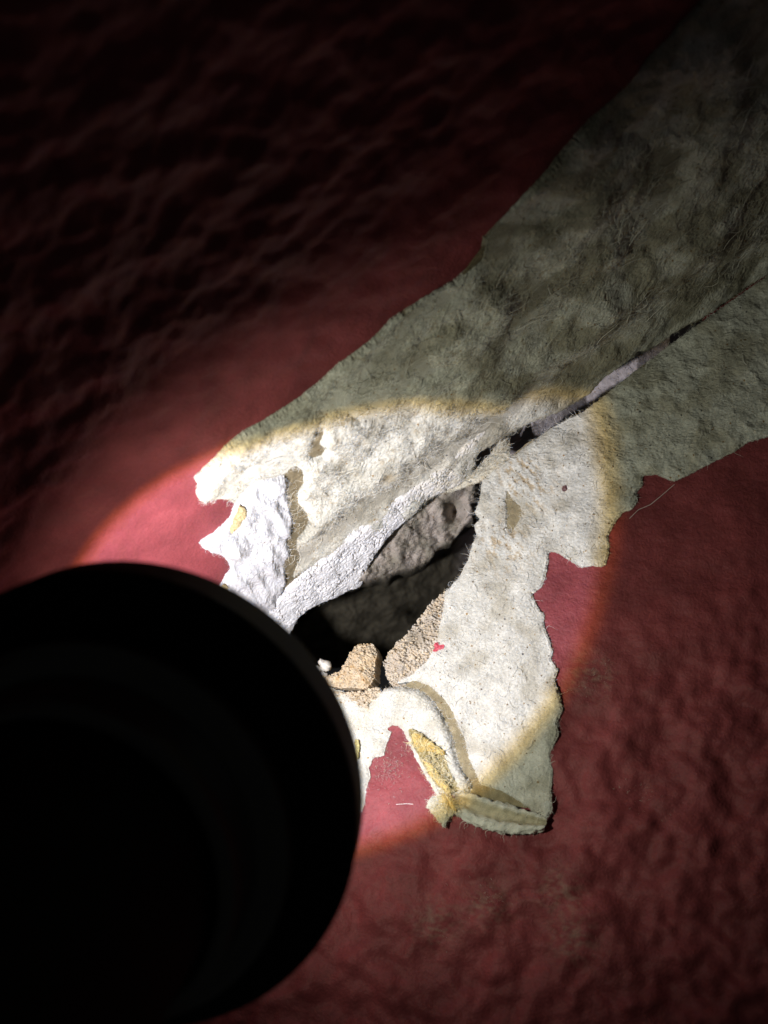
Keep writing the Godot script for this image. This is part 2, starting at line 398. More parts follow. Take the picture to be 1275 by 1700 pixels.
	var hr := func(s, w, d):
		var rough: float = smoothstep(160.0, 90.0, s)
		var line := -200.0
		for i in brow.size() - 1:
			if s >= brow[i].x and s <= brow[i + 1].x: line = lerpf(brow[i].y, brow[i + 1].y, (s - brow[i].x) / (brow[i + 1].x - brow[i].x))
		var under: float = maxf(line + 9.0 + 5.0 * n25.get_noise_2d(s, 0) - w, 0.0)
		var h: float = rough * (6.0 * n60.get_noise_2d(s * 1.4, w * 1.4) + 6.0 * n25.get_noise_2d(s, w) + 3.2 * n9.get_noise_2d(s, w) + 1.6 * n3.get_noise_2d(s, w) + 1.0 * n1.get_noise_2d(s, w) - 1.5 * cell6.get_noise_2d(s * 0.35, w * 0.35)) - 34.0 * pit.call(s * 1.0, p1.y + (w - p1.y) * 0.6, p1, 9.0) - 9.0 * pit.call(s, w, p2, 6.0) + 0.8 * n9.get_noise_2d(s, w + 50)
		for i in ridge.size() - 1:
			if s >= ridge[i].x and s < ridge[i + 1].x: h += lerpf(ridge[i].y, ridge[i + 1].y, (s - ridge[i].x) / (ridge[i + 1].x - ridge[i].x))
		var q := 1e9
		for i in lip.size() - 1: q = minf(q, Geometry2D.get_closest_point_to_segment(Vector2(s, w), lip[i], lip[i + 1]).distance_to(Vector2(s, w)))
		if not Geometry2D.is_point_in_polygon(Vector2(s, w), front): q = 0.0
		h += 150.0 * maxf(0.0, 1.0 - q / 170.0) * smoothstep(0.0, 5.0, line + 9.0 - w + 300.0) * rough
		return h - minf(under * under * 0.5, 420.0)
	var cr := func(s, w, d):
		var rough: float = smoothstep(160.0, 90.0, s)
		var m: float = 0.5 + 0.5 * n25.get_noise_2d(s + 50, w); var t: float = 0.5 + 0.6 * n9.get_noise_2d(s, w + 70) + 0.3 * n3.get_noise_2d(s, w)
		var a := Color(0.62, 0.56, 0.535).lerp(Color(0.33, 0.315, 0.265), clampf(m * 1.4 - 0.2, 0, 1)).lerp(Color(0.62, 0.51, 0.45), clampf(t * 0.5, 0, 1))
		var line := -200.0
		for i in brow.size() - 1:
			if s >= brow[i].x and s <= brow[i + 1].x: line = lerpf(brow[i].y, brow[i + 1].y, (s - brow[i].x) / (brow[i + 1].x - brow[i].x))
		a = a.lerp(Color(0.15, 0.135, 0.105), smoothstep(line + 20.0 + 6.0 * n9.get_noise_2d(s, w), line - 2.0, w))  # shadow under the brow, put into the board's colour
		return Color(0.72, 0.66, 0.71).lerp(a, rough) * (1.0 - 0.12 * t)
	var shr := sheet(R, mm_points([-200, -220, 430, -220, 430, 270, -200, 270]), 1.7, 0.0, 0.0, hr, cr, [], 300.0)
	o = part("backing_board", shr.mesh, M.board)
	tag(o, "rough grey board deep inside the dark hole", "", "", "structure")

# ------------------------------------------------------------------ the paper above the crack
func cream(s: float, w: float) -> Color:
	var a := 0.5 + 0.5 * n25.get_noise_2d(s + 900, w); var b := n9.get_noise_2d(s, w + 400)
	return Color(0.81, 0.805, 0.765).lerp(Color(0.70, 0.67, 0.59), clampf(a * 0.55 + b * 0.25, 0, 1))

func upper_paper():
	var t := thing("torn_paper", "wide strip of fuzzy torn paper above the crack, fading into the dark upper right", "paper", "torn wall paper along the crack")
	var kraft := func(s, w, d): return Color(0.27, 0.225, 0.15) * (1.0 + 0.35 * n9.get_noise_2d(s, w))  # kraft darkened so the gap's shade sits in its colour
	var gap_at: Vector2 = Vector2(-63.9, 114.4)
	var base := sheet(U, mm_points([536.2, 438.4, 444.1, 394.5, 373.7, 365.8, 314.5, 344.6, 263.7, 325.8, 216.5, 306.2, 175.4, 281.4, 88.1, 278.9, 26.6, 269.4, -30.9, 270.6, -72.9, 270.3, -96.3, 262.0, -80.6, 219.1, -106.1, 176.1, -124.5, 147.1, -140.5, 98.0, -159.7, 49.1, -162.0, -22.0, 2.2, 6.2, 123.6, 6.6, 398.8, -3.4, 593.0, -8.1]), 2.0, 1.0, 2.0,
		func(s, w, d): return 1.4 + 0.7 * n9.get_noise_2d(s, w), kraft, [open_u])
	part("backing_layer", base.mesh, M.paper, t)
	fuzz(base, "bridging_hairs", 260, Vector2(5, 13), 0.7, 0.03, func(s, w, d): return 1.0, func(s, w, d): return Color(0.74, 0.70, 0.60), t, false, Rect2(gap_at - Vector2(28, 60), Vector2(56, 120)), Vector2(-0.4, 0.2))
	var hole_at: Vector2 = Vector2(33.8, 109.2)
	var notch: PackedVector2Array = mm_points([-18.0, 200.0, -11.1, 203.5, -8.2, 213.9, -1.4, 217.4, 6.4, 226.5, 9.6, 218.2, 4.3, 208.4, -2.2, 202.3, 0.7, 189.5, -6.9, 184.3, -14.6, 188.7])
	var face := sheet(U, mm_points([547.9, 441.9, 493.5, 414.2, 444.8, 399.3, 407.6, 387.9, 374.9, 372.1, 342.7, 362.2, 316.0, 351.0, 285.5, 338.6, 262.1, 331.4, 234.1, 319.7, 216.0, 311.0, 205.5, 290.2, 176.9, 286.4, 143.7, 291.7, 111.7, 291.2, 90.2, 284.6, 50.8, 281.8, 28.9, 275.1, -3.4, 274.6, -28.4, 276.3, -49.5, 279.1, -69.6, 277.4, -89.0, 270.3, -104.1, 265.8, -109.9, 264.7, -111.3, 251.3, -118.1, 244.2, -119.7, 231.7, -118.7, 223.0, -111.6, 223.8, -100.0, 209.1, -98.8, 197.5, -90.8, 197.3, -66.4, 191.5, -45.8, 191.8, -33.2, 194.5, -29.4, 182.6, -35.6, 163.1, -45.8, 156.9, -52.0, 139.0, -50.8, 120.2, -54.3, 103.2, -64.4, 94.5, -74.1, 90.5, -82.2, 72.9, -85.0, 57.7, -97.2, 44.7, -103.9, 34.3, -77.7, 32.7, -46.9, 35.2, -17.9, 32.9, 0.8, 2.2, 123.6, 6.6, 274.5, 3.6, 400.2, 6.6, 615.9, -8.6]), 0.95, 1.4, 8.0,
		func(s, w, d):
			var edge: float = 1.0 - exp(-d / 2.6)
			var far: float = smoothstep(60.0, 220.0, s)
			var crease: float = exp(-pow((w - 66.0 - 6.0 * n60.get_noise_2d(s, 0)) / 17.0, 2.0)) * smoothstep(330.0, 250.0, s)
			var pit: float = exp(-(Vector2(s, w) - hole_at).length_squared() / 36.0)
			var h: float = 5.5 + 2.8 * n60.get_noise_2d(s, w) + (1.9 - 0.9 * far) * n25.get_noise_2d(s, w) + (0.7 - 0.4 * far) * n9.get_noise_2d(s, w) + 0.25 * n3.get_noise_2d(s, w) + 0.16 * n1.get_noise_2d(s, w)
			h += (3.5 + 1.5 * far) * (fold.get_noise_2d(s * 0.45, w * 0.5) * 0.5) 
			h += 7.0 * smoothstep(-150.0, -260.0, s) + 9.0 * n60.get_noise_2d(s * 0.42 + 33, w * 0.42) * smoothstep(60.0, 140.0, w) + 10.0 * exp(-pow((w - 112.0) / 28.0, 2.0)) * smoothstep(-260.0, -160.0, s)
			return maxf(h * (1.0 - 0.5 * crease) - 2.0 * crease - 2.5 * pit, 2.4) * edge + 1.0 * exp(-pow((d - 1.6) / 1.0, 2.0)),
		func(s, w, d):
			var pit: float = exp(-(Vector2(s, w) - hole_at).length_squared() / 60.0)
			var tan_: float = clampf(smoothstep(0.35, 0.75, n9.get_noise_2d(s * 0.7, w * 0.7 + 33)) * 0.5 + pit * 0.7, 0, 1)
			var crease: float = exp(-pow((w - 66.0) / 17.0, 2.0)) * smoothstep(330.0, 250.0, s)
			var stain_dim: float = smoothstep(0.0, 0.75, n60.get_noise_2d(s * 0.9 + 500, w * 0.9) + 0.5 * n25.get_noise_2d(s * 0.7, w + 300) + 0.35 * smoothstep(40.0, 200.0, s))  # mottled stains, plus the far end's dimness put into the colour
			var flap_tone: float = smoothstep(-60.0, -230.0, s) * (0.75 + 0.5 * n25.get_noise_2d(s + 20, w))  # cream flap, its colour toned darker to offset the near beam
			return cream(s, w).lerp(Color(0.60, 0.56, 0.44), clampf(flap_tone, 0, 1)).lerp(Color(0.42, 0.30, 0.15), tan_).lerp(Color(0.56, 0.52, 0.45), 0.6 * crease).lerp(Color(0.40, 0.37, 0.29), lerpf(0.38, 0.8, smoothstep(60.0, 190.0, s)) * stain_dim), [open_u, notch])
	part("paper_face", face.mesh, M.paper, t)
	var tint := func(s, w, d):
		var stain_dim: float = smoothstep(0.0, 0.75, n60.get_noise_2d(s * 0.9 + 500, w * 0.9) + 0.5 * n25.get_noise_2d(s * 0.7, w + 300) + 0.35 * smoothstep(40.0, 200.0, s))  # fibres carry the same stains and painted dimness
		return cream(s, w).lerp(Color(0.60, 0.56, 0.44), clampf(smoothstep(-60.0, -230.0, s), 0, 1) * 0.8).lerp(Color(0.40, 0.37, 0.29), lerpf(0.35, 0.75, smoothstep(60.0, 190.0, s)) * stain_dim) * rng.randf_range(0.85, 1.12)  # flap fibres toned down against the beam in the same way
	var lit: Vector2 = Vector2(-5.8, 138.8)
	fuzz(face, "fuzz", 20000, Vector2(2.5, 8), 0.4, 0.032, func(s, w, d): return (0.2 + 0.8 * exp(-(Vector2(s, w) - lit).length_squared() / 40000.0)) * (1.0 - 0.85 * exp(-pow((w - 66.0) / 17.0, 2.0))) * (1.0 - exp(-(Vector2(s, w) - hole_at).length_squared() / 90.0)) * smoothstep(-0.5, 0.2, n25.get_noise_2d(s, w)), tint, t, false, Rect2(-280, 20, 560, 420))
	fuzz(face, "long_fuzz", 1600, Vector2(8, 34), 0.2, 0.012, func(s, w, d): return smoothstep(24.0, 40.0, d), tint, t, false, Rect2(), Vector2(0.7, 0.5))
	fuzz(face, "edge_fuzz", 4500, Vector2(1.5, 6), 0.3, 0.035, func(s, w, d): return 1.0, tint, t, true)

	# bluish white plaster skim left of the fuzzy layer
	var t2 := thing("plaster_patch", "bright bluish white plaster patch with a pointed left edge beside the flashlight", "plaster")
	var white := func(s, w, d):
		var a: float = 0.5 + 0.5 * n25.get_noise_2d(s, w + 80)
		return Color(0.63, 0.64, 0.69).lerp(Color(0.55, 0.55, 0.57), clampf(a * 0.6 + 0.3 * n9.get_noise_2d(s, w), 0, 1))
	var skim := sheet(U, mm_points([-85.8, 210.9, -101.0, 192.7, -110.3, 181.7, -118.4, 179.1, -131.3, 176.4, -143.5, 178.0, -147.9, 176.0, -148.3, 168.3, -146.1, 153.0, -140.6, 141.3, -139.6, 125.7, -143.6, 109.7, -151.7, 106.3, -159.3, 99.4, -169.1, 90.8, -172.8, 52.6, -164.2, -10.0, -140.8, 4.9, -124.5, 21.4, -109.4, 38.9, -101.0, 65.0, -88.5, 77.1, -83.4, 98.8, -74.1, 107.2, -65.5, 120.6, -61.0, 144.0, -53.9, 167.1, -46.8, 177.0, -45.5, 192.6, -65.0, 209.4]), 0.8, 1.3, 4.0,
		func(s, w, d): return (6.0 + 4.0 * n25.get_noise_2d(s * 1.3, w * 0.5 + 20) + 0.8 * n9.get_noise_2d(s * 1.2, w * 0.5) + 0.35 * n3.get_noise_2d(s, w) + 5.0 * (0.5 * fold.get_noise_2d(s * 1.5 + 80, w * 0.7))) * (1.0 - exp(-d / 2.2)), white)
	part("skim", skim.mesh, M.plaster, t2)
	var wt := func(s, w, d): return Color(0.68, 0.69, 0.72) * rng.randf_range(0.85, 1.1)
	fuzz(skim, "fuzz", 500, Vector2(3, 9), 0.4, 0.03, func(s, w, d): return 1.0, wt, t2)
	fuzz(skim, "edge_fuzz", 420, Vector2(1.5, 6), 0.4, 0.035, func(s, w, d): return 1.0, wt, t2, true)

	# crackled plaster along the upper rim of the hole
	var t3 := thing("cracked_plaster", "crackled white plaster rim along the upper edge of the hole", "plaster")
	var warm_from: float = Vector2(38.7, 1.9).x
	var rim_c := func(s, w, d):
		var far: float = smoothstep(warm_from - 30, warm_from + 60, s)
		var c: float = smoothstep(-0.16, -0.02, cell6.get_noise_2d(s, w) + 0.85)
		return Color(0.74, 0.74, 0.78).lerp(Color(0.70, 0.65, 0.54), far * (0.6 + 0.6 * n9.get_noise_2d(s, w))).lerp(Color(0.26, 0.24, 0.22), 0.85 * smoothstep(0.90, 0.98, clampf(-cell6.get_noise_2d(s, w), 0, 1)) * smoothstep(0.0, 0.4, n25.get_noise_2d(s + 40, w + 10)))
	var rim := sheet(U, mm_points([-196.2, -21.2, -175.4, 15.4, -161.0, 5.4, -141.8, 14.6, -117.5, 27.2, -84.5, 34.5, -43.1, 44.7, 2.7, 48.4, 37.4, 52.4, 63.6, 53.3, 87.0, 57.5, 109.8, 59.8, 133.6, 65.8, 162.3, 63.5, 190.3, 58.5, 224.5, 48.0, 251.5, 36.2, 268.2, 27.4, 273.9, 15.2, 264.5, 9.8, 244.9, 7.0, 222.1, 12.8, 200.3, 25.1, 181.7, 31.4, 166.7, 31.1, 152.7, 34.7, 136.6, 35.7, 121.6, 30.2, 109.9, 11.2, 97.8, 1.5, 81.2, 4.3, 59.3, 13.7, 41.1, 8.9, 19.4, 1.1, -1.7, -4.8, -17.5, -16.6, -35.5, -33.8, -42.2, -43.5, -54.5, -55.2, -79.5, -47.1, -106.3, -36.3, -125.2, -35.1, -141.5, -53.4, -152.7, -53.8]), 0.75, 1.6, 14.0,
		func(s, w, d):
			var crack: float = clampf(-cell6.get_noise_2d(s, w), 0, 1)
			var deep: float = smoothstep(0.86, 1.0, crack) * smoothstep(0.0, 0.4, n25.get_noise_2d(s + 40, w + 10))
			return (7.0 + 1.6 * n25.get_noise_2d(s, w) + 0.9 * n9.get_noise_2d(s * 0.6, w * 1.6) + 0.30 * n3.get_noise_2d(s * 0.6, w * 1.4) + 0.25 * n1.get_noise_2d(s, w)) * (1.0 - exp(-d / 3.0)) * lerpf(1.0, 0.38, smoothstep(warm_from + 40, warm_from + 120, s)) - 2.6 * deep - 1.6 * smoothstep(0.45, 0.75, n3.get_noise_2d(s * 0.9 + 40, w * 1.2)), rim_c)
	part("crackled_plaster", rim.mesh, M.plaster, t3)
	gravel(U, rim, "grit", 60, Vector2(0.3, 1.2), func(): return Color(0.66, 0.65, 0.67) * rng.randf_range(0.8, 1.1), t3)
	fuzz(rim, "edge_fuzz", 300, Vector2(1.5, 5), 0.4, 0.035, func(s, w, d): return 1.0, wt, t3, true)

# ------------------------------------------------------------------ the paper below the crack
func lower_paper():
	var t := thing("torn_paper", "broad white torn paper right of the hole with a sawtooth edge and curled bottom", "paper", "torn wall paper along the crack")
	var kraft := func(s, w, d): return Color(0.36, 0.305, 0.20) * (1.0 + 0.25 * n9.get_noise_2d(s, w))
	var base := sheet(L, mm_points([585.2, 10.2, 395.8, 4.8, 314.0, 7.6, 217.3, 4.8, 141.1, 5.1, 118.2, 8.7, 90.7, 38.1, 78.0, 57.5, 47.4, 79.3, 17.6, 93.2, 3.5, 110.5, -16.8, 130.7, -45.9, 144.3, -81.9, 143.6, -66.6, 159.7, -67.1, 189.1, -77.2, 218.4, -89.8, 258.1, -82.1, 278.7, -68.8, 290.5, -41.9, 312.9, -22.1, 329.7, -6.9, 302.2, 15.1, 282.2, 41.1, 257.5, 60.8, 212.8, 79.8, 158.2, 85.1, 142.7, 111.8, 126.9, 130.6, 115.4, 160.8, 151.4, 185.0, 137.6, 222.1, 121.3, 248.2, 100.1, 274.8, 124.7, 375.3, 142.1, 465.1, 144.0]), 2.0, 1.0, 2.0,
		func(s, w, d): return 1.2 + 0.6 * n9.get_noise_2d(s, w), kraft, [room_l])
	part("backing_layer", base.mesh, M.paper, t)
	var gap: PackedVector2Array = mm_points([128.2, 38.3, 127.3, 50.9, 129.6, 60.9, 124.7, 70.4, 116.4, 74.0, 107.3, 78.6, 105.5, 72.4, 116.2, 57.4, 120.8, 46.0])
	var b1: Vector2 = Vector2(147.5, 52.1)
	var b2: Vector2 = Vector2(93.8, 85.6)
	var b3: Vector2 = Vector2(149.6, 24.3)
	var face := sheet(L, mm_points([607.7, 10.5, 499.4, 3.3, 395.8, 4.8, 368.8, 5.3, 314.0, 7.6, 265.7, 11.5, 223.8, 6.4, 176.7, 8.6, 144.0, 9.9, 126.1, 10.6, 113.7, 12.1, 100.5, 28.9, 89.1, 37.0, 88.8, 46.7, 80.2, 48.4, 76.2, 60.2, 66.8, 65.4, 54.4, 76.5, 36.4, 87.1, 15.6, 91.8, 6.5, 104.8, -7.3, 118.2, -22.1, 134.5, -39.0, 141.6, -58.9, 144.1, -80.7, 139.2, -57.8, 151.7, -48.2, 165.2, -44.0, 184.6, -44.4, 202.0, -47.9, 218.5, -49.5, 231.8, -55.4, 246.4, -57.5, 260.5, -60.0, 275.0, -47.4, 289.8, -38.7, 308.2, -30.7, 327.3, -28.1, 338.6, -17.0, 334.5, -6.2, 316.5, 4.9, 303.3, 12.7, 287.7, 28.1, 278.5, 34.4, 267.2, 45.3, 260.5, 51.3, 246.6, 55.9, 231.5, 64.9, 224.6, 64.1, 212.2, 70.8, 206.5, 75.0, 193.0, 77.9, 181.3, 84.8, 171.1, 83.9, 159.6, 87.2, 145.0, 98.5, 145.5, 107.1, 139.3, 118.5, 127.9, 126.1, 117.7, 131.9, 124.4, 137.3, 137.9, 142.6, 151.3, 153.0, 157.4, 162.5, 164.5, 174.9, 154.0, 183.1, 140.3, 196.5, 132.7, 209.9, 128.2, 218.5, 131.5, 229.3, 126.7, 230.2, 119.3, 241.2, 116.2, 248.6, 107.9, 259.4, 115.4, 265.5, 127.4, 269.1, 132.6, 302.1, 137.4, 321.9, 140.3, 335.0, 142.3, 350.1, 141.6, 370.2, 148.9, 474.0, 151.1]), 0.95, 1.0, 7.0,
		func(s, w, d):
			var edge: float = 1.0 - exp(-d / 2.2)
			var far: float = smoothstep(150.0, 260.0, s)
			var h: float = 4.2 + 2.0 * n60.get_noise_2d(s, w) + 0.8 * n25.get_noise_2d(s, w) + 0.45 * n9.get_noise_2d(s, w) + 0.28 * n3.get_noise_2d(s, w) + 0.16 * n1.get_noise_2d(s, w)
			h += (0.8 + 3.5 * far) * fold.get_noise_2d(s * 0.9 + 400, w * 0.8) * 0.5
			var bare: float = exp(-(Vector2(s, w) - b1).length_squared() / 700.0) + exp(-(Vector2(s, w) - b2).length_squared() / 900.0) + exp(-(Vector2(s, w) - b3).length_squared() / 300.0)
			h -= 0.7 * clampf(bare, 0, 1) * smoothstep(0.0, 0.5, n9.get_noise_2d(s * 1.2, w * 0.45 + 12))
			return maxf(h * edge, 0.4) + 1.3 * exp(-pow((d - 1.4) / 0.9, 2.0)),
		func(s, w, d):
			var bare: float = exp(-(Vector2(s, w) - b1).length_squared() / 700.0) + exp(-(Vector2(s, w) - b2).length_squared() / 900.0) + exp(-(Vector2(s, w) - b3).length_squared() / 300.0)
			var tan_: float = clampf(bare * 1.2, 0, 1) * smoothstep(0.0, 0.5, n9.get_noise_2d(s * 1.2, w * 0.45 + 12) + 0.4 * n3.get_noise_2d(s, w))
			var stain_dim: float = smoothstep(0.05, 0.8, n60.get_noise_2d(s + 100, w * 1.1) + 0.5 * n25.get_noise_2d(s, w + 300) + 0.3 * smoothstep(170.0, 260.0, s))  # mottled stains, also painted darker towards the dim far end
			return cream(s + 200, w).lerp(Color(0.82, 0.82, 0.81), 0.45).lerp(Color(0.50, 0.37, 0.21), tan_ * 0.8).lerp(Color(0.46, 0.42, 0.33), 0.55 * stain_dim), [open_l, gap])
	part("paper_face", face.mesh, M.paper, t)
	var tint := func(s, w, d): return cream(s + 200, w).lerp(Color(0.82, 0.82, 0.81), 0.4) * rng.randf_range(0.85, 1.1)
	var lit: Vector2 = Vector2(23.8, 171.3)
	fuzz(face, "fuzz", 12000, Vector2(1.4, 4.5), 0.3, 0.04, func(s, w, d): return 0.2 + 0.8 * exp(-(Vector2(s, w) - lit).length_squared() / 30000.0), tint, t, false, Rect2(-120, 0, 480, 340))
	fuzz(face, "fuzz", 1200, Vector2(5, 16), 0.35, 0.02, func(s, w, d): return 1.0, tint, t)
	fuzz(face, "edge_fuzz", 3500, Vector2(1.5, 5), 0.25, 0.035, func(s, w, d): return 1.0, tint, t, true)
	var speck := PackedVector2Array()
	var put := []
	for i in 420:
		var s := rng.randf_range(-80, 300); var w := rng.randf_range(20, 300)
		var u: float = (s - face.lo.x) / face.step; var v: float = (w - face.lo.y) / face.step
		if pick(face.S, face.nx, face.ny, u, v) < 2.0: continue
		var q := rng.randf_range(0.25, 0.95) * MM
		put.append(Transform3D(Basis.from_euler(Vector3(rng.randf() * 6, rng.randf() * 6, 0)).scaled(Vector3(q, q, q * rng.randf_range(0.6, 1.8))), place(L, s, w, pick(face.H, face.nx, face.ny, u, v) + 0.2)))
	scatter("dirt_specks", pebble(1.0, 0.5, 8, 4, 6), put, func(): return Color(0.16, 0.13, 0.10).lerp(Color(0.46, 0.36, 0.24), rng.randf()), M.fibre, t)
	curl(t)

# the rolled bottom of the sheet: a trough of paper with two furry lips
func curl(t: Node3D):
	var a: Vector2 = Vector2(-89.0, 272.9)
	var b: Vector2 = Vector2(-28.0, 341.1)
	var vs := PackedVector3Array(); var ns := PackedVector3Array(); var us := PackedVector2Array(); var co := PackedColorArray(); var ix := PackedInt32Array()
	var nu := 110; var nv := 40
	var across := (b - a).orthogonal().normalized()
	if across.y < 0: across = -across
	var prof := Curve2D.new()
	for p in [[-12, 7], [-11, 11], [-8, 12.5], [-5.5, 9], [-2.5, 4], [1.5, 3.5], [4.5, 8], [6.5, 13], [9.5, 15.5], [13, 14], [15.5, 9], [16, 3], [14.5, -1]]: prof.add_point(Vector2(p[0], p[1]))
	var plen := prof.get_baked_length()
	for i in nu + 1:
		var q := i / float(nu)
		var c := a.lerp(b, q) + across * 4.0 * sin(q * PI)
		var r := 0.22 + 0.80 * pow(sin(PI * clampf(q * 0.80 + 0.16, 0, 1)), 0.7) + 0.05 * n9.get_noise_1d(i * 1.5)
		for j in nv + 1:
			var e := prof.sample_baked(plen * j / nv)
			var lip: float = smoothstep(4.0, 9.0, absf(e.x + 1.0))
			var x: float = e.x * r + (1.0 * n25.get_noise_2d(i * 2.0, j * 3.0) + 0.25 * n3.get_noise_2d(i * 2.0, j * 2.0)) * (0.5 + lip)
			var h: float = 1.5 + e.y * 0.52 * (0.35 + 0.65 * r) + 1.0 * n25.get_noise_2d(i * 2.0, j * 2.0 + 60) + 0.15 * n3.get_noise_2d(i * 3.0, j * 3.0)
			var p := c + across * x
			vs.append(place(L, p.x, p.y, h))
			us.append(Vector2(p.x, p.y + j) / 400.0); co.append(Color(0.62, 0.56, 0.42).lerp(Color(0.86, 0.85, 0.80), lip))  # trough tinted darker tan to paint its shadow, lips stay pale
	for i in nu + 1:
		for j in nv + 1:
			var e1: Vector3 = vs[mini(i + 1, nu) * (nv + 1) + j] - vs[maxi(i - 1, 0) * (nv + 1) + j]; var e2: Vector3 = vs[i * (nv + 1) + mini(j + 1, nv)] - vs[i * (nv + 1) + maxi(j - 1, 0)]
			var n := e1.cross(e2).normalized()
			ns.append(-n if n.dot(out_of[L]) < -0.2 or (absf(n.dot(out_of[L])) <= 0.2 and n.dot(along[L] * across.x + away[L] * across.y) * (j - nv * 0.4) < 0.0) else n)
	for i in nu:
		for j in nv:
			var k := i * (nv + 1) + j
			if (vs[k + nv + 1] - vs[k]).cross(vs[k + 1] - vs[k]).dot(ns[k]) < 0.0: ix.append_array([k, k + nv + 1, k + 1, k + 1, k + nv + 1, k + nv + 2])
			else: ix.append_array([k, k + 1, k + nv + 1, k + 1, k + nv + 2, k + nv + 1])
	part("curled_edge", surface(vs, ns, us, co, ix), M.paper, t)
	# fur on the two lips and down the outside of the roll
	var put := []; var shape := fibre_mesh(0.25, 0.1, 0.028)
	for k in 170:
		var i := rng.randi() % nu; var j: int = rng.randi_range(26, 38) if rng.randf() < 0.75 else rng.randi_range(0, 8)
		var p: Vector3 = vs[i * (nv + 1) + j].lerp(vs[(i + 1) * (nv + 1) + j], rng.randf())
		var dir: Vector3 = (along[L] * across.x + away[L] * across.y) * (rng.randf_range(-0.3, 1.0) if j > nv / 2 else rng.randf_range(-1.0, 0.6))
		var x: Vector3 = (dir * 0.7 + along[L] * rng.randf_range(-1.3, 1.3) + out_of[L] * rng.randf_range(-0.5, 0.5)).normalized()
		var z: Vector3 = x.cross(Vector3(0.3, 0.8, 0.2)).normalized()
		put.append(Transform3D(Basis(x, z.cross(x), z) * lerpf(0.0015, 0.010, pow(rng.randf(), 2.5)), p))
	scatter("edge_fuzz", shape, put, func(): return Color(0.82, 0.80, 0.73) * rng.randf_range(0.85, 1.1), M.fibre, t)

func scatter(called, mesh, put, tint: Callable, m, parent):
	var mm := MultiMesh.new(); mm.transform_format = MultiMesh.TRANSFORM_3D; mm.use_colors = true; mm.mesh = mesh; mm.instance_count = put.size()
	for i in put.size(): mm.set_instance_transform(i, put[i]); mm.set_instance_color(i, tint.call())
	var o := MultiMeshInstance3D.new(); o.name = called; o.multimesh = mm; o.material_override = m; o.set_meta("kind", "stuff"); parent.add_child(o, true)
	return o

